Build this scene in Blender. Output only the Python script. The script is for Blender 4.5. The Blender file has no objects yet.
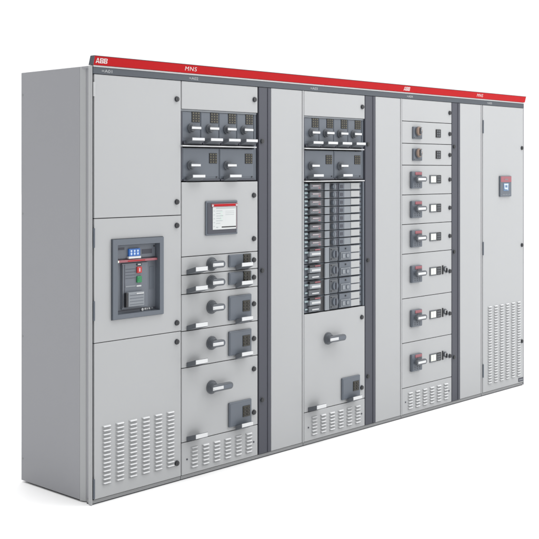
import bpy, bmesh, math
from mathutils import Vector, Matrix

sc = bpy.context.scene
COL = sc.collection

# ------------------------------------------------------------------ materials
def srgb(r, g, b):
    def f(c):
        c /= 255.0
        return c / 12.92 if c <= 0.04045 else ((c + 0.055) / 1.055) ** 2.4
    return (f(r), f(g), f(b), 1.0)

MATS = {}
def mat(name, col, rough=0.5, metal=0.0, noise=0.03, bump=0.0, scale=400.0, spec=0.5, emit=0.0, coat=0.0):
    """painted / moulded surface: colour with a slight procedural mottling and optional fine powder-coat bump"""
    m = bpy.data.materials.new(name); m.use_nodes = True
    nt = m.node_tree; b = nt.nodes['Principled BSDF']
    b.inputs['Roughness'].default_value = rough
    b.inputs['Metallic'].default_value = metal
    b.inputs['Specular IOR Level'].default_value = spec
    b.inputs['Coat Weight'].default_value = coat
    tc = nt.nodes.new('ShaderNodeTexCoord')
    n = nt.nodes.new('ShaderNodeTexNoise'); n.inputs['Scale'].default_value = 2.3; n.inputs['Detail'].default_value = 4
    nt.links.new(tc.outputs['Object'], n.inputs['Vector'])
    mr = nt.nodes.new('ShaderNodeMapRange')
    mr.inputs['From Min'].default_value = 0.3; mr.inputs['From Max'].default_value = 0.7
    mr.inputs['To Min'].default_value = 1.0 - noise; mr.inputs['To Max'].default_value = 1.0 + noise
    nt.links.new(n.outputs['Fac'], mr.inputs['Value'])
    mx = nt.nodes.new('ShaderNodeVectorMath'); mx.operation = 'SCALE'
    mx.inputs[0].default_value = col[:3]
    nt.links.new(mr.outputs['Result'], mx.inputs['Scale'])
    nt.links.new(mx.outputs['Vector'], b.inputs['Base Color'])
    if bump > 0:
        n2 = nt.nodes.new('ShaderNodeTexNoise'); n2.inputs['Scale'].default_value = scale; n2.inputs['Detail'].default_value = 2
        nt.links.new(tc.outputs['Object'], n2.inputs['Vector'])
        bp = nt.nodes.new('ShaderNodeBump'); bp.inputs['Strength'].default_value = bump; bp.inputs['Distance'].default_value = 0.0004
        nt.links.new(n2.outputs['Fac'], bp.inputs['Height'])
        nt.links.new(bp.outputs['Normal'], b.inputs['Normal'])
    if emit > 0:
        b.inputs['Emission Color'].default_value = col
        b.inputs['Emission Strength'].default_value = emit
    MATS[name] = m
    return m

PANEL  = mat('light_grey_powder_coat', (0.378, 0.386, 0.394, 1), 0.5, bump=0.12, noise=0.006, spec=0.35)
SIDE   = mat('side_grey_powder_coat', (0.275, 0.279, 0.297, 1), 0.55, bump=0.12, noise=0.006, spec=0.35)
BRKFACE = mat('breaker_face_grey', (0.135, 0.150, 0.175, 1), 0.45, noise=0.03, spec=0.35)
SLATE  = mat('slate_grey_paint', (0.061, 0.064, 0.080, 1), 0.5, bump=0.1, noise=0.02, spec=0.3)
HEAD   = mat('header_grey_paint', (0.066, 0.076, 0.090, 1), 0.5, bump=0.1, noise=0.02, spec=0.3)
MODULE = mat('module_grey_plastic', (0.112, 0.128, 0.152, 1), 0.45, noise=0.03, spec=0.35)
MODLT  = mat('module_light_grey_plastic', (0.20, 0.218, 0.24, 1), 0.42, noise=0.03)
HANDLE = mat('handle_grey_plastic', (0.100, 0.109, 0.122, 1), 0.4, noise=0.02, spec=0.35)
WHITE  = mat('white_label_plastic', (0.60, 0.61, 0.62, 1), 0.4, noise=0.03, spec=0.3)
LOUVHI  = mat('painted_louvre_highlight', (0.62, 0.63, 0.64, 1), 0.6, noise=0.02, bump=0.3, scale=900)  # near-white tone paints the highlight on the louvre faces
LIP    = mat('white_grey_trim', (0.50, 0.51, 0.52, 1), 0.4, noise=0.01)
BLACK  = mat('black_rubber_and_gap_shade', (0.018, 0.019, 0.022, 1), 0.4, noise=0.05)
DARK   = mat('dark_interior_and_painted_shade', (0.045, 0.048, 0.055, 1), 0.6, noise=0.05)
PLINTH = mat('plinth_grey_paint', (0.24, 0.245, 0.25, 1), 0.55, noise=0.02)
RED    = mat('red_enamel', (0.40, 0.005, 0.008, 1), 0.5, noise=0.02, spec=0.12)
REDP   = mat('pinkish_red_plastic', (0.29, 0.09, 0.11, 1), 0.4, noise=0.02)
REDB   = mat('red_button', (0.42, 0.025, 0.025, 1), 0.35, noise=0.0)
GREEN  = mat('green_button', (0.018, 0.20, 0.07, 1), 0.35, noise=0.0)
BLUE   = mat('blue_lit_display', (0.025, 0.11, 0.36, 1), 0.3, noise=0.0, emit=0.25)
GLYPH  = mat('display_glyph', (0.5, 0.60, 0.72, 1), 0.3, noise=0.0, emit=0.15)
SCREEN = mat('pale_lit_screen', (0.52, 0.54, 0.54, 1), 0.25, noise=0.06, emit=0.08)
SCRGRY = mat('screen_grey_line', (0.35, 0.38, 0.39, 1), 0.3, noise=0.02)
SCRGRN = mat('screen_pale_green', (0.48, 0.60, 0.54, 1), 0.3, noise=0.02)
PADBLK = mat('keypad_black', (0.018, 0.018, 0.019, 1), 0.45, noise=0.05, spec=0.3)
PADKEY = mat('keypad_olive_lamp', (0.085, 0.078, 0.048, 1), 0.35, noise=0.1)
OCHRE  = mat('ochre_brown_knob', (0.22, 0.16, 0.125, 1), 0.4, noise=0.04)
CREAM  = mat('cream_window', (0.70, 0.72, 0.64, 1), 0.3, noise=0.02)
PINK   = mat('pinkish_grey_label', (0.20, 0.155, 0.17, 1), 0.45, noise=0.04)
RELAYB = mat('relay_blue_grey_display', (0.09, 0.16, 0.27, 1), 0.3, noise=0.02, emit=0.15)
RELAYG = mat('relay_pale_glyph', (0.45, 0.52, 0.60, 1), 0.3, noise=0.02, emit=0.1)
STRIPL = mat('stack_label_grey', (0.36, 0.37, 0.375, 1), 0.4, noise=0.06)
CYAN   = mat('painted_cyan_glass_shine', (0.24, 0.31, 0.33, 1), 0.3, noise=0.03)  # shine on the recess glass, painted as pale cyan blocks
TEXTW  = mat('white_lettering', (0.62, 0.56, 0.56, 1), 0.5, noise=0.0)
TEXTG  = mat('grey_lettering', (0.30, 0.31, 0.32, 1), 0.5, noise=0.0)

# ------------------------------------------------------------------ mesh builder
class MB:
    def __init__(self):
        self.bm = bmesh.new(); self.mats = []
    def mi(self, m):
        if m not in self.mats: self.mats.append(m)
        return self.mats.index(m)
    def _merge(self, tb, m, smooth=False):
        i = self.mi(m)
        vm = {v: self.bm.verts.new(v.co) for v in tb.verts}
        for f in tb.faces:
            nf = self.bm.faces.new([vm[v] for v in f.verts]); nf.material_index = i; nf.smooth = smooth or f.smooth
        tb.free()
    def box(self, x0, x1, y0, y1, z0, z1, m, bev=0.0, seg=2):
        tb = bmesh.new(); bmesh.ops.create_cube(tb, size=1.0)
        for v in tb.verts:
            v.co = Vector((x0 + (v.co.x + .5) * (x1 - x0), y0 + (v.co.y + .5) * (y1 - y0), z0 + (v.co.z + .5) * (z1 - z0)))
        if bev > 0:
            bev = min(bev, 0.45 * min(abs(x1 - x0), abs(y1 - y0), abs(z1 - z0)))
            bmesh.ops.bevel(tb, geom=list(tb.edges), offset=bev, segments=seg, affect='EDGES', profile=0.5)
        self._merge(tb, m); return self
    def loft(self, a, b, m, bev=0.0):
        """a, b: two matching loops of 3-D points; closed solid between them"""
        tb = bmesh.new()
        va = [tb.verts.new(p) for p in a]; vb = [tb.verts.new(p) for p in b]; n = len(a)
        tb.faces.new(va); tb.faces.new(vb[::-1])
        for i in range(n):
            tb.faces.new((va[(i + 1) % n], va[i], vb[i], vb[(i + 1) % n]))
        bmesh.ops.recalc_face_normals(tb, faces=list(tb.faces))
        if bev > 0: bmesh.ops.bevel(tb, geom=list(tb.edges), offset=bev, segments=2, affect='EDGES', profile=0.5)
        self._merge(tb, m); return self
    def prism_x(self, prof, x0, x1, m, bev=0.0):
        """profile of (y, z) extruded along x"""
        return self.loft([(x0, y, z) for y, z in prof], [(x1, y, z) for y, z in prof], m, bev)
    def prism_y(self, prof, y0, y1, m, bev=0.0):
        """profile of (x, z) extruded along y"""
        return self.loft([(x, y0, z) for x, z in prof], [(x, y1, z) for x, z in prof], m, bev)
    def prism_z(self, prof, z0, z1, m, bev=0.0):
        return self.loft([(x, y, z0) for x, y in prof], [(x, y, z1) for x, y in prof], m, bev)
    def disc(self, cx, cz, r, y0, y1, m, n=32, bev=0.0, r2=None):
        """cylinder along y (front face at y0); r2 = radius at the front"""
        r2 = r if r2 is None else r2
        A = [2 * math.pi * k / n for k in range(n)]
        self.loft([(cx + r2 * math.cos(a), y0, cz + r2 * math.sin(a)) for a in A],
                  [(cx + r * math.cos(a), y1, cz + r * math.sin(a)) for a in A], m, bev)
        return self
    def slot_plate(self, x0, x1, zc, h, y0, y1, m, bev=0.0, n=12, taper=1.0):
        """stadium-shaped plate along x, right end round, left end round"""
        r = h / 2; p = []
        for k in range(n + 1):
            a = -math.pi / 2 + math.pi * k / n
            p.append((x1 - r * taper + r * taper * math.cos(a), zc + r * taper * math.sin(a)))
        for k in range(n + 1):
            a = math.pi / 2 + math.pi * k / n
            p.append((x0 + r + r * math.cos(a), zc + r * math.sin(a)))
        return self.prism_y(p, y0, y1, m, bev)
    def mesh(self, name):
        me = bpy.data.meshes.new(name)
        bmesh.ops.recalc_face_normals(self.bm, faces=list(self.bm.faces))
        self.bm.to_mesh(me); self.bm.free()
        for m in self.mats: me.materials.append(m)
        return me

def put(name, me, parent=None, loc=(0, 0, 0), label=None):
    if isinstance(me, MB): me = me.mesh(name)
    o = bpy.data.objects.new(name, me); COL.objects.link(o)
    o.parent = parent; o.location = loc
    if label: o['label'] = label
    return o

def text(name, body, x0, x1, z0, z1, y, m, parent, tilt=0.0, fat=0.0, base=(0, 0, 0), depth=0.0004, extra=None, spacing=1.0):
    """raised lettering facing the front, fitted to the box x0..x1, z0..z1"""
    cu = bpy.data.curves.new(name, 'FONT'); cu.body = body; cu.extrude = 0.02; cu.offset = fat
    cu.space_character = spacing
    cu.align_x = 'LEFT'
    t = bpy.data.objects.new(name, cu); COL.objects.link(t)
    dg = bpy.context.evaluated_depsgraph_get(); dg.update()
    me = bpy.data.meshes.new_from_object(t.evaluated_get(dg))
    bpy.data.objects.remove(t); 
    xs = [v.co.x for v in me.vertices]; ys = [v.co.y for v in me.vertices]
    ax, bx_, ay, by = min(xs), max(xs), min(ys), max(ys)
    w, h = x1 - x0, z1 - z0
    for v in me.vertices:
        X = (v.co.x - ax) / (bx_ - ax) * w; Z = (v.co.y - ay) / (by - ay) * h
        Y = -depth if v.co.z > 0 else 0.0
        v.co = Vector((X, Y, Z))
    me.materials.clear(); me.materials.append(m)
    if extra:
        bm = bmesh.new(); bm.from_mesh(me)
        me.materials.append(extra[0])
        for (a, b, c, d) in extra[1]:
            r = bmesh.ops.create_cube(bm, size=1.0)['verts']
            for v in r:
                v.co = Vector(((a + (v.co.x + .5) * (b - a)) * w, -depth * 1.6 + (v.co.y + .5) * depth * 1.6, (c + (v.co.z + .5) * (d - c)) * h))
            for f in {f for v in r for f in v.link_faces}: f.material_index = 1
        bm.to_mesh(me); bm.free()
    o = bpy.data.objects.new(name, me); COL.objects.link(o); o.parent = parent
    o.location = (x0 - base[0], y - base[1], z0 - base[2]); o.rotation_euler = (tilt, 0, 0)
    return o

# ------------------------------------------------------------------ setting: white studio floor
m = bpy.data.materials.new('white_studio_floor'); m.use_nodes = True
nt = m.node_tree; b = nt.nodes['Principled BSDF']
b.inputs['Roughness'].default_value = 0.75; b.inputs['Specular IOR Level'].default_value = 0.2
tc = nt.nodes.new('ShaderNodeTexCoord'); nz = nt.nodes.new('ShaderNodeTexNoise'); nz.inputs['Scale'].default_value = 3
nt.links.new(tc.outputs['Object'], nz.inputs['Vector'])
cr = nt.nodes.new('ShaderNodeValToRGB')
cr.color_ramp.elements[0].color = (0.90, 0.90, 0.90, 1); cr.color_ramp.elements[1].color = (0.93, 0.93, 0.93, 1)
nt.links.new(nz.outputs['Fac'], cr.inputs['Fac']); nt.links.new(cr.outputs['Color'], b.inputs['Base Color'])
fl = MB(); fl.box(-60, 60, -60, 60, -0.05, 0.0, m)
floor = put('floor', fl); floor['kind'] = 'structure'

# ------------------------------------------------------------------ the switchgear row
root = bpy.data.objects.new('switchgear_cabinet', None); COL.objects.link(root)
root.location = (0, 0, 0)
root['label'] = 'long light grey electrical switchgear row with red top rail, drawers and breaker doors'
root['category'] = 'switchgear'

S1, S2, C2, S3, C3, S4, C4, S5, END = 0.0, 0.612, 1.223, 1.631, 2.236, 2.647, 3.251, 3.664, 4.269
TOP, BOT, D = 2.200, 0.027, 0.628

# carcass (dark inner box behind the fronts, closed grey top and back)
c = MB()
c.box(0.012, END - 0.006, 0.10, D - 0.004, 0.02, TOP + 0.030, DARK)
c.box(0.004, END - 0.004, 0.024, D, TOP + 0.031, TOP + 0.043, SIDE, 0.002)
c.box(0.004, END - 0.004, D - 0.003, D, 0.03, TOP + 0.030, SIDE)
c.box(0.03, END - 0.03, 0.06, 0.10, 0.004, 0.019, DARK)
for u in (S2, S3, S4, S5):
    c.box(u - 0.003, u + 0.004, 0.021, 0.10, 0.027, TOP + 0.02, DARK)
for u in (C2, C3, C4):
    c.box(u - 0.004, u + 0.004, 0.021, 0.10, 0.027, TOP + 0.02, DARK)
put('carcass', c, root)

# left side panel: sheet with a stepped front corner
c = MB()
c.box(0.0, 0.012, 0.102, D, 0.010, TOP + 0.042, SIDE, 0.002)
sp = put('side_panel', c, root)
def screw_mesh():
    q = MB(); n = 12
    A = [2 * math.pi * k / n for k in range(n)]
    q.loft([(-0.002, 0.005 * math.cos(a), 0.005 * math.sin(a)) for a in A], [(0.0005, 0.006 * math.cos(a), 0.006 * math.sin(a)) for a in A], PLINTH)
    return q.mesh('screw')
SCREW = screw_mesh()
for z in (2.12, 1.47, 0.80, 0.13):
    put('screw', SCREW, sp, (0.0, 0.614, z))
c = MB()
c.prism_z([(0.0, 0.1005), (0.0125, 0.066), (0.024, 0.066), (0.024, 0.1005)], 0.006, TOP + 0.0422, PANEL)  # chamfer in lighter panel paint imitates the front light it would catch
c.prism_z([(0.0135, 0.0655), (0.0135, 0.030), (0.024, 0.030), (0.024, 0.0655)], 0.006, TOP + 0.0422, SIDE, 0.0008)
c.prism_z([(0.010, 0.0295), (-0.001, 0.029), (-0.006, 0.006), (-0.0055, -0.003), (-0.0005, -0.0045), (0.0005, 0.004), (0.003, 0.010)],
          0.002, TOP + 0.0425, PANEL, 0.001)
c.box(0.0032, 0.0130, 0.0100, 0.0285, 0.006, TOP + 0.020, DARK)  # dark strip stands in for shade in the gap beside the doors
cp = put('corner_post', c, root)
for z in (2.10, 1.435, 0.775, 0.125):
    put('screw', SCREW, cp, (0.0135, 0.046, z))

# right end post
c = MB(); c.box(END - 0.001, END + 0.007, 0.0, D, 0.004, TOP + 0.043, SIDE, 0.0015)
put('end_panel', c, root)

# plinth under each section
for a, b_ in ((S1 + 0.004, S2 - 0.002), (S2 + 0.001, S3 - 0.002), (S3 + 0.001, S4 - 0.002), (S4 + 0.001, S5 - 0.002), (S5 + 0.001, END)):
    c = MB(); c.box(a, b_, 0.006, 0.05, 0.006, BOT - 0.003, PLINTH, 0.0015)
    c.box(a + 0.001, b_ - 0.001, 0.010, 0.05, 0.0, 0.006, DARK)  # dark base strip paints contact shade under the plinth
    put('plinth', c, root)

# top rail, trim lip, header strip
c = MB()
c.prism_x([(0.024, 2.246), (-0.011, 2.246), (-0.022, 2.290), (0.010, 2.290)], 0.001, END + 0.003, RED, 0.0008)
c.prism_x([(0.0245, 2.2455), (-0.0115, 2.2455), (-0.0228, 2.2915), (0.0095, 2.2915)], -0.003, 0.001, HEAD)
c.prism_x([(-0.0232, 2.2902), (-0.0232, 2.2925), (0.009, 2.2925), (0.009, 2.2902)], -0.002, END + 0.003, HEAD)
rail = put('top_rail', c, root)
tilt = -math.atan2(0.011, 0.044)
def on_rail(z): return -0.011 - 0.011 * (z - 2.246) / 0.044 - 0.0003
def logo_letters(u0, w, z0, h):
    """three heavy block letters A B B, each split by a thin cross"""
    q = MB(); lw = w * 0.31; g = 0.035
    def quad(x, pts):
        q.prism_y([(x + px * lw, pz * h) for px, pz in pts], -0.0008, 0.0004, TEXTW)
    quad(0, [(0, 0), (0.27, 0), (0.355, .46), (0.17, .46)])
    quad(0, [(0.185, .53), (0.40, .53), (0.50 - g, .80), (0.50 - g, 1), (0.34, 1)])
    quad(0, [(1, 0), (0.73, 0), (0.645, .46), (0.83, .46)])
    quad(0, [(0.815, .53), (0.60, .53), (0.50 + g, .80), (0.50 + g, 1), (0.66, 1)])
    quad(0, [(0.34, .20), (0.66, .20), (0.64, .36), (0.36, .36)])
    for x in (w * 0.345, w * 0.69):
        quad(x, [(0, 0), (.27, 0), (.27, .46), (0, .46)]); quad(x, [(0, .53), (.27, .53), (.27, 1), (0, 1)])
        for a, b_ in ((0, .17), (.33, .46), (.53, .66), (.83, 1)):
            quad(x, [(.28, a), (.46, a), (.46, b_), (.28, b_)])
            quad(x, [(.53, a), (.75, a), (.75, b_), (.53, b_)])
        quad(x, [(.76, 0), (.92, .05), (1, .16), (1, .34), (.93, .46), (.76, .46)])
        quad(x, [(.76, .53), (.90, .53), (.97, .64), (.97, .86), (.89, .97), (.76, 1)])
    o = put('logo', q, rail, (u0, on_rail(z0), z0)); o.rotation_euler = (math.atan2(0.011, 0.044), 0, 0)
logo_letters(0.012, 0.074, 2.2555, 0.026)
logo_letters(2.648, 0.070, 2.2555, 0.026)
for x0, x1 in ((0.626, 0.712), (3.567, 3.648)):
    text('lettering', 'MNS', x0, x1, 2.2575, 2.2805, on_rail(2.2575), TEXTW, rail, fat=0.0, spacing=1.15).rotation_euler = (math.atan2(0.011, 0.044), 0, 0)
c = MB()
c.box(0.006, END + 0.001, -0.005, 0.03, 2.2365, 2.2450, LIP, 0.001)
put('trim_lip', c, root)
c = MB()
c.box(0.005, END, -0.003, 0.024, 2.202, 2.2360, HEAD, 0.001)
hd = put('header_strip', c, root)
for (u, s) in ((0.060, '=A01'), (0.668, '=A02'), (1.690, '=A03'), (2.703, '=A04'), (3.728, '=A05')):
    text('lettering', s, u, u + 0.068, 2.2105, 2.2265, -0.0031, TEXTG, hd, fat=0.01)

# ------------------------------------------------------------------ shared sub-part meshes (origin on the panel surface)
def lock_mesh():
    q = MB()
    q.disc(0, 0, 0.0155, -0.003, 0.0, HANDLE, n=28)
    q.disc(0, 0, 0.0135, -0.010, -0.002, BLACK, n=28, bev=0.001)
    q.box(-0.0015, 0.0015, -0.0112, -0.0098, -0.009, 0.009, DARK)
    return q.mesh('lock_knob')
LOCK = lock_mesh()
def hinge_mesh(m, h):
    q = MB()
    n = 14; A = [2 * math.pi * k / n for k in range(n)]
    q.loft([(0.0055 * math.cos(a), -0.005 + 0.0055 * math.sin(a), -h / 2) for a in A], [(0.0055 * math.cos(a), -0.005 + 0.0055 * math.sin(a), h / 2) for a in A], m, 0.0006)
    q.box(-0.0008, 0.0008, -0.0112, -0.009, -h / 2 + 0.002, h / 2 - 0.002, m)
    return q.mesh('hinge')
HG_D = hinge_mesh(MODULE, 0.10); HG_W = hinge_mesh(LIP, 0.072)

def grip_mesh(w, dep, h):
    """drawer pull: a wedge that rises from the panel to a white label front"""
    q = MB()
    back = [(-0.012, 0.0, -0.020), (w + 0.002, 0.0, -0.020), (w + 0.002, 0.0, 0.006), (-0.012, 0.0, 0.006)]
    front = [(-0.002, -dep, -0.001), (w + 0.003, -dep, -0.001), (w + 0.003, -dep, h + 0.002), (-0.002, -dep, h + 0.002)]
    q.loft(back, front, HANDLE, 0.0015)
    q.box(0.001, w, -dep - 0.0022, -dep + 0.0005, 0.0012, h - 0.0002, WHITE, 0.0008)
    return q.mesh('pull_grip')
GRIP_A = grip_mesh(0.090, 0.062, 0.024)
GRIP_B = grip_mesh(0.092, 0.040, 0.022)
GRIP_S = grip_mesh(0.094, 0.040, 0.016)

def rotary_mesh(long):
    q = MB()
    q.disc(0, 0, 0.039, -0.008, 0.0, HANDLE, n=40, bev=0.0015)
    q.disc(0, 0, 0.034, -0.032, -0.008, HANDLE, n=40, r2=0.026, bev=0.0015)
    L = 0.128 if long else 0.066
    q.slot_plate(-0.040, L, 0.0, 0.040, -0.050, -0.030, HANDLE, 0.004)
    q.slot_plate(-0.026, L - 0.010, 0.0, 0.022, -0.0515, -0.0495, MODULE, 0.0)
    q.box(-0.036, 0.046, -0.0535, -0.0510, -0.0095, 0.0085, WHITE, 0.0008)
    q.box(-0.030, 0.042, -0.0565, -0.0535, -0.004, 0.001, WHITE, 0.001)
    return q.mesh('rotary_handle')
ROT = rotary_mesh(False); ROTL = rotary_mesh(True)
def small_rotary_mesh():
    q = MB()
    q.disc(0, 0, 0.026, -0.010, 0.0, HANDLE, n=32, bev=0.001)
    q.disc(0, 0, 0.022, -0.024, -0.010, HANDLE, n=32, r2=0.018)
    q.slot_plate(-0.024, 0.052, 0.002, 0.022, -0.033, -0.020, HANDLE, 0.002)
    q.box(-0.022, 0.048, -0.0355, -0.0325, -0.005, 0.0075, WHITE, 0.0008)
    return q.mesh('rotary_handle')
SROT = small_rotary_mesh()

def keypad(q, x0, x1, z0, z1, y, cols=3, rows=4):
    """black pad with small olive indicator fields"""
    q.box(x0, x1, y - 0.003, y + 0.001, z0, z1, PADBLK, 0.001)
    w = (x1 - x0) / cols; h = (z1 - z0) / rows
    for i in range(cols):
        for j in range(rows):
            q.box(x0 + w * (i + .24), x0 + w * (i + .76), y - 0.0042, y - 0.002, z0 + h * (j + .25), z0 + h * (j + .75), PADKEY)
    return q
def pad_mesh(w, h, cols=3, rows=4, name='indicator_panel'):
    q = MB(); keypad(q, 0, w, 0, h, 0, cols, rows); return q.mesh(name)
def pad_big():
    q = MB(); q.box(0, 0.060, -0.003, 0.001, 0, 0.063, PADBLK, 0.001)
    q.box(0.003, 0.057, -0.0036, -0.002, 0.003, 0.060, PADKEY)
    for i in range(2):
        for j in range(3):
            q.box(0.0055 + 0.026 * i, 0.0285 + 0.026 * i, -0.0055, -0.003, 0.0055 + 0.0182 * j, 0.0215 + 0.0182 * j, PADBLK, 0.001)
            q.box(0.0095 + 0.026 * i, 0.0165 + 0.026 * i, -0.0062, -0.005, 0.0125 + 0.0182 * j, 0.0165 + 0.0182 * j, PADKEY)
    return q.mesh('indicator_panel')
PAD = pad_big(); PAD_S = pad_mesh(0.061, 0.058)

def box_mesh(w, h):
    q = MB()
    q.box(0, w, -0.012, 0.0, 0, h, MODULE, 0.004)
    q.box(0.008, w - 0.008, -0.0135, -0.0115, 0.008, h - 0.008, MODULE, 0.0012)
    return q.mesh('control_box')
CBOX_T = box_mesh(0.184, 0.141); CBOX_S = box_mesh(0.184, 0.072)

def louvres(q, x0s, w, ztop, rows, pitch=0.0206, h=0.0115, dep=0.0095, y=0.0):
    """pressed ventilation louvres: each slopes out from the sheet and opens downwards"""
    for x0 in x0s:
        for k in range(rows):
            zt = ztop - k * pitch; zb = zt - h; x1 = x0 + w; e = 0.007
            q.loft([(x0, y + .001, zt), (x1, y + .001, zt), (x1, y + .001, zb), (x0, y + .001, zb)],
                   [(x0 + e, y - dep * .30, zt - 0.0025), (x1 - e, y - dep * .30, zt - 0.0025), (x1 - e, y - dep, zb + 0.0003), (x0 + e, y - dep, zb + 0.0003)], PANEL)
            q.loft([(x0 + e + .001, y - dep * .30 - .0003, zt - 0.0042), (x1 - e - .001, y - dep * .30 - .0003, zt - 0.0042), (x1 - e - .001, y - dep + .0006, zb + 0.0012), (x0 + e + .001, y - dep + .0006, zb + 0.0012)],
                   [(x0 + e + .001, y - dep * .30 - .0026, zt - 0.0042), (x1 - e - .001, y - dep * .30 - .0026, zt - 0.0042), (x1 - e - .001, y - dep - .0010, zb + 0.0012), (x0 + e + .001, y - dep - .0010, zb + 0.0012)], LOUVHI)  # white skin paints in the light on the sloped face
            q.box(x0 + e * .8, x1 - e * .8, y - dep * .96, y + .0005, zb - 0.0010, zb + 0.0002, DARK)  # dark strip paints the shade under the louvre
    return q
COLS6 = [0.068 + 0.0868 * k for k in range(6)]

def sheet(name, x0, x1, z0, z1, label=None, m=PANEL, y=0.0, t=0.020, bev=0.0022):
    """a panel part whose origin is its lower left corner"""
    q = MB(); q.box(0, x1 - x0, 0, t, 0, z1 - z0, m, bev)
    return put(name, q, root, (x0, y, z0), label)
def sub(name, me, par, x, z, y=0.0, label=None):
    """place a sub-part given in row coordinates under a part"""
    return put(name, me, par, (x - par.location.x, y - par.location.y, z - par.location.z), label)

G = 0.0020   # half gap between fronts
# ------------------------------------------------------------------ section 1: three doors
for (z0, z1, lab, ks, hs, hm) in ((1.4615 + G, TOP, 'plain upper door', (2.098, 1.535), ((2.122, HG_W),), None),
                                  (0.8245 + G, 1.4615 - G, 'middle door around the circuit breaker', (1.406, 0.873), ((1.363, HG_D), (0.991, HG_D)), None),
                                  (BOT, 0.8245 - G, 'lower door with six columns of louvres', (0.769, 0.104), ((0.083, HG_D),), None)):
    if 'middle' in lab:
        q = MB(); X0, X1 = 0.0145, 0.609
        a, b_, c0, c1 = 0.150, 0.452, 0.950, 1.322
        # door sheet with a real opening for the breaker
        q.box(0, a - X0, 0, 0.02, 0, z1 - z0, PANEL, 0.0)
        q.box(b_ - X0, X1 - X0, 0, 0.02, 0, z1 - z0, PANEL, 0.0)
        q.box(a - X0, b_ - X0, 0, 0.02, 0, c0 - z0, PANEL, 0.0)
        q.box(a - X0, b_ - X0, 0, 0.02, c1 - z0, z1 - z0, PANEL, 0.0)
        d = put('door', q, root, (X0, 0, z0), lab)
    else:
        d = sheet('door', 0.0145, 0.609, z0, z1, lab)
    for k in ks: sub('lock_knob', LOCK, d, 0.577, k)
    for hz, hm_ in hs: sub('hinge', hm_, d, 0.0090, hz)
    if 'lower' in lab:
        for k in range(6):
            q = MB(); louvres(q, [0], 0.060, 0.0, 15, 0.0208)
            sub('louvre_column', q, d, 0.064 + 0.0876 * k, 0.398)

# circuit breaker in the middle door
q = MB()
x0, x1, z0, z1 = 0.126, 0.473, 0.934, 1.349
i0, i1, j0, j1 = 0.158, 0.446, 0.957, 1.318
for (a, b_, c0, c1) in ((x0, i0, z0, z1), (i1, x1, z0, z1), (i0, i1, z0, j0), (i0, i1, j1, z1)):
    q.box(a, b_, -0.013, 0.0, c0, c1, MODULE, 0.0)
for (a, b_, c0, c1) in ((i0 - .004, i0, j0, j1), (i1, i1 + .004, j0, j1), (i0, i1, j0 - .004, j0), (i0, i1, j1, j1 + .004)):
    q.box(a, b_, 0.0005, 0.060, c0, c1, MODULE)
for (a, b_, c0, c1) in ((x0 - .003, i0 - .001, z0 - .003, z1 + .003), (i1 + .001, x1 + .003, z0 - .003, z1 + .003), (i0, i1, z0 - .003, j0 - .001), (i0, i1, j1 + .001, z1 + .003)):
    q.box(a, b_, -0.0035, -0.0005, c0, c1, HEAD)
cb = put('circuit_breaker', q, root, (0, 0, 0), 'recessed grey circuit breaker with blue display, red and green buttons')
q = MB()
q.box(i0, i1, 0.026, 0.060, j0, j1, BRKFACE)                                  # face
q.box(i0 + 0.004, i1 - 0.004, 0.021, 0.027, 1.243, j1 - 0.003, BRKFACE, 0.002)   # upper block
q.box(i0 + 0.050, i1 - 0.060, 0.016, 0.027, 0.978, 1.218, BRKFACE, 0.002)        # operating block
q.box(i0 + 0.052, i0 + 0.056, 0.0150, 0.0175, 0.985, 1.212, DARK)
q.box(i0 + 0.066, i0 + 0.070, 0.0150, 0.0175, 0.985, 1.212, SLATE)
q.box(i0 + 0.002, i1 - 0.002, 0.023, 0.027, j0 + 0.012, j0 + 0.015, SLATE)
for k in range(4): q.box(0.232, 0.300, 0.0148, 0.0165, 1.186 - 0.016 * k, 1.1875 - 0.016 * k, SLATE)
q.box(0.230, 0.300, 0.0142, 0.0165, 1.092, 1.100, MODLT); q.box(0.306, 0.338, 0.0142, 0.0165, 1.090, 1.098, LIP)
q.box(i0 + 0.246, i1 - 0.012, 0.0245, 0.0265, 1.070, 1.190, MODULE, 0.0005)
q.disc(i0 + 0.012, 1.200, 0.004, 0.0235, 0.0265, BLACK, n=14); q.disc(i1 - 0.014, 1.300, 0.004, 0.0185, 0.0215, BLACK, n=14)
q.box(i0 + 0.014, i0 + 0.070, 0.0198, 0.0215, 1.290, 1.302, SLATE); q.box(i0 + 0.190, i0 + 0.260, 0.0198, 0.0215, 1.262, 1.286, SLATE)
put('breaker_face', q, cb)
q = MB(); q.box(0.252, 0.327, 0.010, 0.022, 1.254, 1.294, BLUE, 0.001)
for r in (1.263, 1.278):
    for k in range(3):
        q.box(0.262 + 0.022 * k, 0.272 + 0.022 * k, 0.0092, 0.0105, r, r + 0.009, GLYPH)
        q.box(0.2655 + 0.022 * k, 0.2685 + 0.022 * k, 0.0092, 0.0105, r - 0.004, r, GLYPH)
q.box(0.246, 0.330, 0.006, 0.022, 1.242, 1.2535, WHITE, 0.001)
put('display', q, cb)
q = MB(); q.box(i0 + 0.004, i1 - 0.002, 0.004, 0.022, 1.2245, 1.2375, REDP, 0.003)
q.box(i0 + 0.080, i1 - 0.090, 0.002, 0.0045, 1.2285, 1.2325, RED, 0.001)
q.disc(i0 + 0.014, 1.231, 0.006, 0.001, 0.005, CREAM, n=16)
put('red_band', q, cb)
q = MB(); q.box(0.306, 0.338, 0.008, 0.018, 1.163, 1.196, REDB, 0.002); q.box(0.319, 0.325, 0.0072, 0.0085, 1.170, 1.189, WHITE)
put('push_button', q, cb, label='red push button')
q = MB(); q.box(0.306, 0.338, 0.008, 0.018, 1.112, 1.146, GREEN, 0.002); q.disc(0.322, 1.129, 0.009, 0.0068, 0.0085, MATS['green_button'], n=20)
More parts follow.
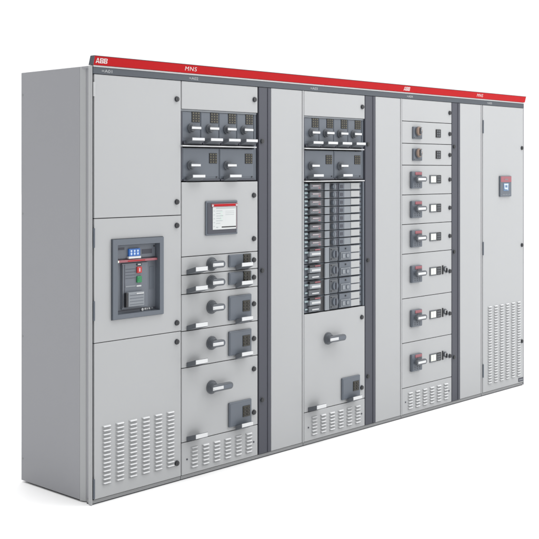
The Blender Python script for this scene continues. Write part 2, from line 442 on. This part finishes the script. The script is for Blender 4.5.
put('push_button', q, cb, label='green push button')
q = MB(); q.box(0.306, 0.340, 0.012, 0.018, 1.203, 1.214, BLACK, 0.001); q.box(0.313, 0.333, 0.0113, 0.0125, 1.206, 1.211, WHITE)
put('indicator', q, cb)
q = MB()
q.box(0.236, 0.345, -0.004, 0.020, 0.990, 1.066, MODLT, 0.004)
q.box(0.222, 0.238, -0.002, 0.020, 0.988, 1.064, BLACK, 0.003)
for k in range(4): q.box(0.246, 0.338, -0.0052, -0.0035, 1.000 + 0.016 * k, 1.0025 + 0.016 * k, MODULE)
q.box(0.290, 0.340, -0.0055, -0.0035, 1.054, 1.060, LIP)
put('charging_lever', q, cb)
q = MB()
q.disc(0.352, 0.9655, 0.0075, 0.020, 0.027, WHITE, n=20)
for a, w in ((0.366, 0.014), (0.384, 0.006), (0.396, 0.010), (0.414, 0.012)):
    q.box(a, a + w, 0.0215, 0.027, 0.962, 0.969 + w * .2, LIP if a < 0.4 else MODLT)
put('marking', q, cb)

# ------------------------------------------------------------------ sections 2 and 3 share their modules
def top_panel(u0):
    d = sheet('front_panel', u0 + 0.003, u0 + 0.606, 2.047, TOP, 'plain panel under the header')
    sub('lock_knob', LOCK, d, u0 + 0.578, 2.124)

def small_drawers(u0):
    # frame around the recessed drawers
    q = MB()
    q.box(u0 + 0.003, u0 + 0.606, 0.010, 0.020, 2.036, 2.0455, MODLT)
    q.box(u0 + 0.003, u0 + 0.011, 0.004, 0.070, 1.650, 2.036, SLATE)
    q.box(u0 + 0.588, u0 + 0.606, 0.012, 0.070, 1.650, 2.036, MODULE, 0.001)
    q.box(u0 + 0.011, u0 + 0.588, 0.060, 0.070, 1.650, 2.036, DARK)
    put('drawer_frame', q, root)
    for k in range(4):
        a = u0 + 0.014 + 0.1432 * k; b_ = a + 0.1405
        q = MB()
        q.box(0, b_ - a, 0, 0.040, 0, 0.178, MODULE, 0.002)
        q.box(0.004, b_ - a - 0.004, -0.0012, 0.001, 0.030, 0.174, MODULE, 0.0006)
        q.box(0.002, b_ - a - 0.002, -0.016, 0.002, -0.004, 0.010, SLATE, 0.001)
        d = put('small_drawer', q, root, (a, 0.012, 1.857))
        sub('indicator_panel', PAD_S, d, u0 + 0.087 + 0.1425 * k, 1.976, 0.011)
        sub('rotary_handle', SROT, d, u0 + 0.080 + 0.1392 * k, 1.942, 0.011)
        sub('pull_grip', GRIP_S, d, u0 + 0.044 + 0.1420 * k, 1.872, 0.000)
    q = MB(); q.box(u0 - 0.006, u0 + 0.580, -0.018, 0.012, 1.8395, 1.8470, LIP, 0.002)
    put('divider_strip', q, root)
    for k in range(2):
        a = u0 + 0.016 + 0.288 * k; b_ = a + 0.284
        q = MB()
        q.box(0, b_ - a, 0, 0.040, 0, 0.182, MODULE, 0.002)
        q.box(0.006, b_ - a - 0.006, -0.0012, 0.001, 0.022, 0.176, MODULE, 0.0006)
        q.box(0.002, b_ - a - 0.002, -0.010, 0.002, -0.001, 0.008, SLATE, 0.001)
        q.disc(b_ - a - 0.020, 0.020, 0.004, -0.004, 0.0, BLACK, n=14)
        d = put('small_drawer', q, root, (a, 0.012, 1.650))
        sub('indicator_panel', PAD_S, d, u0 + 0.221 + 0.2895 * k, 1.747, 0.011)
        sub('rotary_handle', SROT, d, u0 + 0.076 + 0.2835 * k, 1.735, 0.011)
        sub('pull_grip', GRIP_S, d, u0 + 0.054 + 0.2880 * k, 1.667, 0.006)

def drawer(u0, z0, z1, locks, long=False, label=None):
    d = sheet('drawer', u0 + 0.003, u0 + 0.606, z0 + G, z1 - G, label)
    h = z1 - z0
    for k in locks: sub('lock_knob', LOCK, d, u0 + 0.572, k)
    zc = z1 - (0.052 if h < 0.15 else 0.088 if h < 0.3 else z1 - (z0 + 0.276 if u0 < 1 else z0 + 0.436))
    sub('rotary_handle', ROTL if long else ROT, d, u0 + 0.228, zc)
    sub('pull_grip', GRIP_A, d, u0 + 0.050, z0 + 0.022)
    if h < 0.15:
        sub('control_box', CBOX_S, d, u0 + 0.360, z1 - 0.080)
        sub('indicator_panel', PAD, d, u0 + 0.472, z1 - 0.0715, -0.0135)
    else:
        sub('control_box', CBOX_T, d, u0 + 0.360, z0 + 0.024)
        sub('indicator_panel', PAD, d, u0 + 0.467, z0 + 0.068, -0.0135)
    sub('pull_grip', GRIP_B, d, u0 + 0.420, z0 + (0.020 if h > 0.15 else 0.024), -0.0125)
    return d

def vent_panel(u0, z1=0.207):
    d = sheet('vent_panel', u0 + 0.003, u0 + 0.606, BOT, z1 - G)
    for c_ in COLS6:
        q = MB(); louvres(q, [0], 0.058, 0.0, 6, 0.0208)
        sub('louvre_column', q, d, u0 + c_, 0.174)
    q = MB(); q.disc(0, 0, 0.005, -0.003, 0.0, SLATE, n=16); me = q.mesh('screw')
    sub('screw', me, d, u0 + 0.042, 0.110); sub('screw', me, d, u0 + 0.572, 0.110)

def cable_bay(u0, band, end, ks=(1.880, 1.114, 0.347)):
    q = MB()
    w = band - u0
    q.box(0.003, w - 0.002, 0.0, 0.020, 0, TOP - BOT, SLATE, 0.0015)
    q.box(w - 0.030, w - 0.004, -0.004, 0.001, 0.002, TOP - BOT - 0.002, SLATE, 0.0018)
    q.box(0.004, 0.012, -0.003, 0.001, 0.002, TOP - BOT - 0.002, SLATE, 0.0012)
    d = put('cable_duct_strip', q, root, (u0, 0, BOT))
    for k in ks: sub('lock_knob', LOCK, d, u0 + 0.031, k)
    q = MB()
    q.box(0.002, end - band - 0.017, 0.0, 0.020, 0, TOP - BOT, PANEL, 0.0022)
    put('cable_door', q, root, (band, 0, BOT), 'plain narrow door')
    q = MB(); q.box(end - 0.0145, end - 0.003, -0.003, 0.030, BOT, TOP, PANEL, 0.002)
    put('frame_post', q, root)

# --- section 2
top_panel(S2); small_drawers(S2)
d = sheet('front_panel', S2 + 0.003, S2 + 0.606, 1.230 + G, 1.6425, 'panel carrying the square operator display')
for k in (1.561, 1.306): sub('lock_knob', LOCK, d, S2 + 0.572, k)
q = MB()
a, b_, e, f_ = S2 + 0.178, S2 + 0.430, 1.340, 1.535
q.box(a, b_, -0.010, 0.0, e, f_, MODULE, 0.006, 3)
q.box(a + 0.010, b_ - 0.010, -0.0125, -0.0095, e + 0.010, f_ - 0.010, SLATE, 0.002)
q.box(b_ - 0.014, b_ - 0.009, -0.0140, -0.012, e + 0.012, f_ - 0.012, MODLT, 0.0005)
hm = put('operator_display', q, root)
q = MB()
x0, x1, z0, z1 = S2 + 0.226, S2 + 0.412, 1.372, 1.500
q.box(x0, x1, -0.0145, -0.012, z0, z1, SCREEN, 0.0005)
q.box(x0 + 0.026, x1 - 0.004, -0.0152, -0.014, z1 - 0.010, z1 - 0.004, SCRGRY)
q.box(x0 + 0.070, x1 - 0.002, -0.0152, -0.014, z0 + 0.010, z0 + 0.016, PADBLK)
q.box(x0 + 0.028, x0 + 0.042, -0.0152, -0.014, z0 + 0.010, z0 + 0.015, SCRGRY)
for k in range(6):
    zz = z1 - 0.024 - 0.014 * k
    q.box(x0 + 0.028, x0 + (0.075, 0.060, 0.082, 0.066, 0.078, 0.058)[k], -0.0150, -0.014, zz, zz + 0.003, SCRGRY)
    if k < 4: q.box(x0 + 0.058, x0 + 0.078, -0.0149, -0.014, zz - 0.008, zz - 0.003, SCRGRN)
for k in range(3):
    q.box(x0 + 0.100, x0 + 0.170, -0.0150, -0.014, z1 - 0.026 - 0.010 * k, z1 - 0.0245 - 0.010 * k, SCRGRY)
for k in range(5): q.box(x0 + 0.006, x0 + 0.016, -0.0150, -0.014, z0 + 0.016 + 0.022 * k, z0 + 0.020 + 0.022 * k, SCRGRY)
put('screen', q, hm)
q = MB(); q.box(S2 + 0.216, S2 + 0.424, -0.0160, -0.012, 1.501, 1.519, REDP, 0.001)
q.box(S2 + 0.236, S2 + 0.404, -0.0166, -0.0155, 1.505, 1.515, RED, 0.001)
q.box(S2 + 0.414, S2 + 0.419, -0.0150, -0.012, 1.372, 1.501, PINK)
q.disc(S2 + 0.224, 1.508, 0.006, -0.0175, -0.0155, LIP, n=16); q.disc(S2 + 0.415, 1.508, 0.006, -0.0175, -0.0155, LIP, n=16)
put('red_band', q, hm)
drawer(S2, 1.129, 1.230, (1.181,), label='low drawer, upper of the two')
drawer(S2, 1.0235, 1.129, (1.079,), label='low drawer, lower of the two')
drawer(S2, 0.820, 1.0235, (0.923,), label='medium drawer, upper of the two')
drawer(S2, 0.617, 0.820, (0.719,), label='medium drawer, lower of the two')
drawer(S2, 0.207, 0.617, (0.540, 0.285), True, 'tall drawer with long rotary handle')
vent_panel(S2)
cable_bay(C2, 1.333, S3)

# --- section 3
top_panel(S3); small_drawers(S3)
q = MB(); q.box(S3 - 0.004, S3 + 0.584, -0.018, 0.012, 1.6360, 1.6435, LIP, 0.002)
put('divider_strip', q, root)
q = MB()
q.box(S3 + 0.003, S3 + 0.606, 0.062, 0.072, 0.818, 1.632, DARK)
q.box(S3 + 0.003, S3 + 0.008, 0.006, 0.062, 0.818, 1.632, SLATE)
q.box(S3 + 0.590, S3 + 0.606, 0.004, 0.062, 0.818, 1.632, MODULE, 0.001)
put('stack_frame', q, root)

def slim_switch():
    q = MB(); h = 0.0467
    q.box(0.008, 0.588, 0.014, 0.050, 0, h, MODULE, 0.001)
    q.box(0.160, 0.206, 0.0128, 0.0145, 0.003, h - 0.003, DARK)  # raised dark inset stands in for a shaded recess
    q.box(0.206, 0.252, 0.004, 0.0145, 0.001, h - 0.001, MODLT, 0.002)
    q.box(0.252, 0.300, 0.0125, 0.0145, 0.003, h - 0.003, DARK)
    q.box(0.335, 0.350, 0.0125, 0.0145, 0.001, h - 0.001, SLATE)
    q.disc(0.585 - 0.012, h / 2, 0.005, 0.009, 0.0145, BLACK, n=14)
    a = q.mesh('fuse_switch')
    q = MB(); q.box(0.050, 0.160, -0.008, 0.016, 0.008, h - 0.008, HANDLE, 0.003)
    q.box(0.070, 0.148, -0.0095, -0.0075, 0.024, h - 0.012, PINK, 0.001)
    q.box(0.074, 0.128, -0.0103, -0.009, 0.028, 0.031, LIP)
    q.box(0.062, 0.150, -0.0095, -0.0075, 0.012, 0.021, MODLT, 0.001)
    q.box(0.128, 0.146, -0.0103, -0.009, 0.013, 0.018, REDP)
    for i in range(4): q.box(0.068 + 0.014 * i, 0.076 + 0.014 * i, -0.0103, -0.009, 0.014, 0.018, DARK)
    q.box(0.052, 0.158, -0.004, 0.014, h - 0.0075, h - 0.001, BLACK)
    b2 = q.mesh('switch_handle')
    q = MB(); q.box(0.012, 0.044, 0.004, 0.016, h - 0.017, h - 0.006, CYAN, 0.002); c2 = q.mesh('window_shine')
    q = MB(); q.box(0.016, 0.042, 0.006, 0.016, 0.006, 0.015, CYAN, 0.002); c3 = q.mesh('window_shine')
    q = MB(); q.disc(0.290, h / 2, 0.017, -0.006, 0.014, MODULE, n=24, bev=0.001); q.box(0.287, 0.293, -0.010, -0.005, h / 2 - 0.014, h / 2 + 0.014, MODLT, 0.001)
    q.box(0.311, 0.332, 0.008, 0.016, 0.010, h - 0.012, SLATE, 0.001)
    d2 = q.mesh('switch_knob')
    q = MB(); q.box(0.352, 0.404, 0.008, 0.015, 0.002, h - 0.003, MODULE, 0.001); q.box(0.404, 0.470, 0.009, 0.015, 0.002, h - 0.003, MODLT, 0.001)  # two tones paint in a soft reflection brightening to the right
    q.box(0.362, 0.390, 0.0068, 0.0085, 0.012, h - 0.014, SLATE); e2 = q.mesh('cover')
    q = MB(); q.box(0.470, 0.560, 0.006, 0.015, 0.005, h - 0.003, STRIPL, 0.001); f2 = q.mesh('label_strip')
    return a, b2, c2, c3, d2, e2, f2
def large_switch():
    H = 0.0970
    q = MB()
    q.box(0.008, 0.588, 0.014, 0.050, 0, H, MODULE, 0.001)
    q.box(0.150, 0.206, 0.0128, 0.0145, 0.003, H - 0.004, BLACK)  # black patch stands in for a deep shaded gap
    q.box(0.206, 0.248, 0.003, 0.0145, 0.001, H - 0.001, MODLT, 0.002)
    q.box(0.340, 0.346, 0.0120, 0.0145, 0.001, H - 0.001, DARK)
    q.disc(0.573, H * .25, 0.005, 0.009, 0.0145, BLACK, n=14); q.disc(0.573, H * .75, 0.005, 0.009, 0.0145, BLACK, n=14)
    a = q.mesh('fuse_switch')
    q = MB(); q.box(0.046, 0.152, -0.010, 0.016, 0.046, 0.078, MODLT, 0.004)
    q.box(0.062, 0.146, -0.0118, -0.0095, 0.055, 0.068, LIP, 0.001)
    q.box(0.052, 0.158, -0.004, 0.015, 0.080, 0.093, BLACK, 0.001)
    q.box(0.100, 0.150, -0.0055, -0.0035, 0.083, 0.090, REDP)
    q.box(0.046, 0.156, -0.002, 0.016, 0.004, 0.040, HANDLE, 0.003)
    q.box(0.075, 0.140, -0.0035, -0.0015, 0.014, 0.022, LIP, 0.001)
    b2 = q.mesh('switch_handle')
    q = MB(); q.box(0.010, 0.044, 0.002, 0.016, 0.066, 0.078, CYAN, 0.002); c2 = q.mesh('window_shine')
    q = MB(); q.box(0.016, 0.042, 0.005, 0.016, 0.018, 0.028, CYAN, 0.002); c3 = q.mesh('window_shine')
    q = MB(); q.box(0.256, 0.334, 0.004, 0.016, 0.008, H - 0.008, HANDLE, 0.002)
    q.disc(0.300, H / 2, 0.026, -0.008, 0.005, MODULE, n=28, bev=0.001); q.box(0.296, 0.304, -0.014, -0.007, H / 2 - 0.022, H / 2 + 0.022, SLATE, 0.001)
    q.disc(0.268, 0.018, 0.004, 0.000, 0.005, BLACK, n=12); q.disc(0.268, H - 0.018, 0.004, 0.000, 0.005, BLACK, n=12)
    d2 = q.mesh('switch_knob')
    q = MB(); q.box(0.350, 0.470, 0.005, 0.015, 0.002, H - 0.003, MODULE, 0.002)
    q.box(0.358, 0.452, -0.002, 0.006, 0.010, 0.056, MODLT, 0.002)
    q.box(0.364, 0.446, -0.0032, -0.0015, 0.015, 0.051, MODULE)
    q.box(0.370, 0.398, -0.0062, -0.003, 0.019, 0.046, MODLT, 0.001); q.disc(0.422, 0.033, 0.012, -0.008, -0.003, MODLT, n=20)
    q.disc(0.412, 0.078, 0.005, 0.000, 0.006, BLACK, n=14)
    e2 = q.mesh('cover')
    q = MB(); q.box(0.470, 0.560, 0.006, 0.015, 0.004, 0.045, STRIPL, 0.001); q.box(0.470, 0.560, 0.006, 0.015, 0.052, 0.093, STRIPL, 0.001)
    f2 = q.mesh('label_strip')
    return a, b2, c2, c3, d2, e2, f2
PZ = 0.05075
sl = slim_switch(); lg = large_switch()
names = ('switch_handle', 'window_shine', 'window_shine', 'switch_knob', 'cover', 'label_strip')
z = 1.630
for k in range(12):
    S = sl if k < 8 else lg
    z -= PZ if k < 8 else 2 * PZ
    d = put('fuse_switch', S[0], root, (S3, 0, z + 0.002), 'slim fuse switch row' if k < 8 else 'tall fuse switch row')
    for nm, me in zip(names, S[1:]): put(nm, me, d)
drawer(S3, 0.207, 0.816, (0.744, 0.282), True, 'tall drawer with long rotary handle, below the fuse switches')
vent_panel(S3)
cable_bay(C3, 2.352, S4)

# --- section 4: starter drawers
Z4 = (TOP, 2.047, 1.894, 1.743, 1.538, 1.334, 1.130, 0.823, 0.517, 0.207)
q = MB()
q.box(0, 0.105, -0.012, 0.0, -0.042, 0.042, MODULE, 0.003)
q.disc(0.052, 0.010, 0.034, -0.020, -0.012, HANDLE, n=32)
q.disc(0.052, 0.012, 0.032, -0.032, -0.020, OCHRE, n=32, r2=0.029, bev=0.002)
q.box(0.044, 0.060, -0.044, -0.031, -0.010, 0.036, HANDLE, 0.004)
q.box(0.050, 0.054, -0.0448, -0.0435, 0.010, 0.034, LIP)
q.box(0.010, 0.094, -0.015, -0.0115, -0.038, -0.030, HANDLE)
KN = q.mesh('rotary_knob')
q = MB(); q.box(0, 0.060, -0.005, 0, -0.029, 0.029, PADBLK, 0.0015)
for i in range(2):
    for j in range(3): q.box(0.010 + 0.022 * i, 0.026 + 0.022 * i, -0.0062, -0.0045, -0.023 + 0.017 * j, -0.011 + 0.017 * j, HANDLE)
DSP = q.mesh('indicator_panel')
q = MB()
q.box(0, 0.122, -0.020, 0.0, -0.059, 0.059, MODULE, 0.005)
q.box(0.006, 0.116, -0.023, -0.019, -0.053, 0.030, MODULE, 0.002)
q.box(0.036, 0.114, -0.0235, -0.019, 0.034, 0.055, REDP, 0.002)
q.disc(0.062, 0.004, 0.026, -0.040, -0.021, HANDLE, n=32, bev=0.001)
q.slot_plate(0.008, 0.128, 0.006, 0.036, -0.058, -0.038, HANDLE, 0.004)
q.box(0.018, 0.108, -0.0615, -0.0575, -0.002, 0.014, WHITE, 0.001)
for i in range(3):
    for j in range(2): q.disc(0.030 + 0.028 * i, -0.030 - 0.013 * j, 0.003, -0.0245, -0.022, BLACK, n=10)
HB = q.mesh('breaker_handle')
q = MB()
q.box(0, 0.082, -0.006, 0, -0.030, 0.030, HANDLE, 0.002); q.box(0.010, 0.072, -0.0075, -0.0055, -0.022, 0.022, CREAM, 0.001)
q.box(0.038, 0.041, -0.0082, -0.007, -0.020, 0.020, LIP)
WIN = q.mesh('label_window')
q = MB()
q.box(0, 0.010, -0.008, 0, -0.032, 0.032, BLACK, 0.002)
q.disc(0.034, 0.004, 0.019, -0.010, 0, HANDLE, n=24); q.disc(0.034, 0.004, 0.012, -0.014, -0.009, LIP, n=24)
q.box(0.030, 0.038, -0.024, -0.013, -0.016, 0.012, BLACK, 0.001)
q.box(0.046, 0.062, -0.010, 0, -0.024, 0.000, HANDLE, 0.001)
KEY = q.mesh('key_switch')
for k in range(9):
    z1, z0 = Z4[k], Z4[k + 1]
    lab = ('plain panel under the header' if k == 0 else 'starter drawer with small ochre knob' if k < 3
           else 'starter drawer with red topped handle' if k < 6 else 'tall starter drawer with red topped handle and key switch')
    d = sheet('front_panel' if k == 0 else 'drawer', S4 + 0.003, S4 + 0.606, z0 + G, z1 - (G if k else 0), lab)
    zc = (z0 + z1) / 2
    sub('lock_knob', LOCK, d, S4 + 0.580, zc)
    if k in (1, 2):
        sub('rotary_knob', KN, d, S4 + 0.120, zc - 0.002); sub('indicator_panel', DSP, d, S4 + 0.405, zc)
    elif k >= 3:
        zz = zc + (0.010 if k >= 6 else 0)
        sub('breaker_handle', HB, d, S4 + 0.092, zz)
        sub('label_window', WIN, d, S4 + 0.328, zz + 0.003); sub('indicator_panel', DSP, d, S4 + 0.408, zz + 0.003)
        if k >= 6: sub('key_switch', KEY, d, S4 + 0.484, zz + 0.006)
vent_panel(S4)
cable_bay(C4, 3.363, S5)

# --- section 5: full height door
d = sheet('door', S5 + 0.010, END - 0.004, BOT, TOP, 'full height door with tall louvre field')
for k in (1.884, 1.115, 0.353): sub('lock_knob', LOCK, d, S5 + 0.577, k)
for k in (2.036, 1.117, 0.194): sub('hinge', HG_D, d, S5 + 0.005, k)
for k in range(6):
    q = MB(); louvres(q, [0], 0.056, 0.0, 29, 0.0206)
    sub('louvre_column', q, d, S5 + 0.076 + 0.0848 * k, 0.675)
q = MB(); q.box(0, 0.070, -0.003, 0, 0, 0.030, SLATE, 0.001); q.box(0.006, 0.064, -0.0038, -0.0028, 0.011, 0.019, MODLT)
sub('maker_plate', q, d, S5 + 0.526, 0.036)
q = MB()
a, e = S5 + 0.236, 1.504
q.box(a, a + 0.164, -0.014, 0, e, e + 0.160, MODULE, 0.004)
q.box(a + 0.006, a + 0.160, -0.016, -0.013, e + 0.112, e + 0.156, REDP, 0.002)
q.box(a + 0.060, a + 0.110, -0.0168, -0.0155, e + 0.128, e + 0.138, PINK)
for i in range(5): q.box(a + 0.030 + 0.024 * i, a + 0.044 + 0.024 * i, -0.0160, -0.013, e + 0.012, e + 0.020, MODLT, 0.001)
pr = put('protection_relay', q, root)
q = MB(); q.box(a + 0.044, a + 0.122, -0.0160, -0.0135, e + 0.044, e + 0.104, RELAYB, 0.001)
q.box(a + 0.052, a + 0.112, -0.0170, -0.0155, e + 0.088, e + 0.100, RELAYG)
q.box(a + 0.056, a + 0.066, -0.0170, -0.0155, e + 0.060, e + 0.088, RELAYG); q.box(a + 0.098, a + 0.108, -0.0170, -0.0155, e + 0.050, e + 0.088, RELAYG)
q.box(a + 0.066, a + 0.098, -0.0170, -0.0155, e + 0.056, e + 0.070, RELAYG)
put('screen', q, pr)

# ------------------------------------------------------------------ camera (level, with vertical shift)
cam = bpy.data.cameras.new('camera'); co = bpy.data.objects.new('camera', cam); COL.objects.link(co)
co.location = (-3.4270, -4.4580, 1.7097)
co.rotation_euler = (math.radians(90), 0, math.radians(-(90 - 43.198)))
cam.sensor_width = 36; cam.lens = 36 * 1090 / 539
cam.shift_y = -(269.5 - 170) / 539
cam.clip_end = 300
sc.camera = co

# ------------------------------------------------------------------ light: white world shaped dim on the left and behind the camera, soft boxes added overhead and at front right
w = bpy.data.worlds.new('World'); sc.world = w; w.use_nodes = True
nt = w.node_tree; bg = nt.nodes['Background']
tc = nt.nodes.new('ShaderNodeTexCoord')
sx = nt.nodes.new('ShaderNodeSeparateXYZ'); nt.links.new(tc.outputs['Generated'], sx.inputs[0])
def mrange(src, a, b, c, d):
    n = nt.nodes.new('ShaderNodeMapRange'); n.interpolation_type = 'SMOOTHSTEP'
    for k, v in zip(('From Min', 'From Max', 'To Min', 'To Max'), (a, b, c, d)): n.inputs[k].default_value = v
    nt.links.new(src, n.inputs['Value']); return n.outputs['Result']
dt = nt.nodes.new('ShaderNodeVectorMath'); dt.operation = 'DOT_PRODUCT'
nt.links.new(tc.outputs['Generated'], dt.inputs[0]); dt.inputs[1].default_value = (0.80, 0.60, 0.0)
left = mrange(dt.outputs['Value'], -0.35, 0.25, 0.22, 1.12)
up = mrange(sx.outputs['Z'], 0.35, 0.95, 0.0, 1.6)
ad = nt.nodes.new('ShaderNodeMath'); ad.operation = 'ADD'
nt.links.new(left, ad.inputs[0]); nt.links.new(up, ad.inputs[1])
nt.links.new(ad.outputs[0], bg.inputs['Strength'])
bg.inputs['Color'].default_value = (1, 1, 1, 1)

def area(name, loc, tgt, size, power):
    l = bpy.data.lights.new(name, 'AREA'); l.shape = 'RECTANGLE'; l.size, l.size_y = size; l.energy = power
    o = bpy.data.objects.new(name, l); COL.objects.link(o); o.location = loc
    o.rotation_euler = (Vector(tgt) - Vector(loc)).to_track_quat('-Z', 'Y').to_euler(); return o
area('added_softbox_overhead', (2.0, -1.5, 4.7), (2.0, -0.9, 0), (5.5, 1.4), 60)  # unseen lamp added to brighten louvres and upper faces
area('added_softbox_front_right', (5.2, -4.2, 3.6), (3.6, 0, 1.0), (3.0, 2.4), 112)  # unseen lamp added to lighten the right half of the fronts

sc.view_settings.view_transform = 'Standard'
sc.view_settings.look = 'None'
sc.view_settings.exposure = 0.0
sc.view_settings.gamma = 1.0
sc.cycles.max_bounces = 8
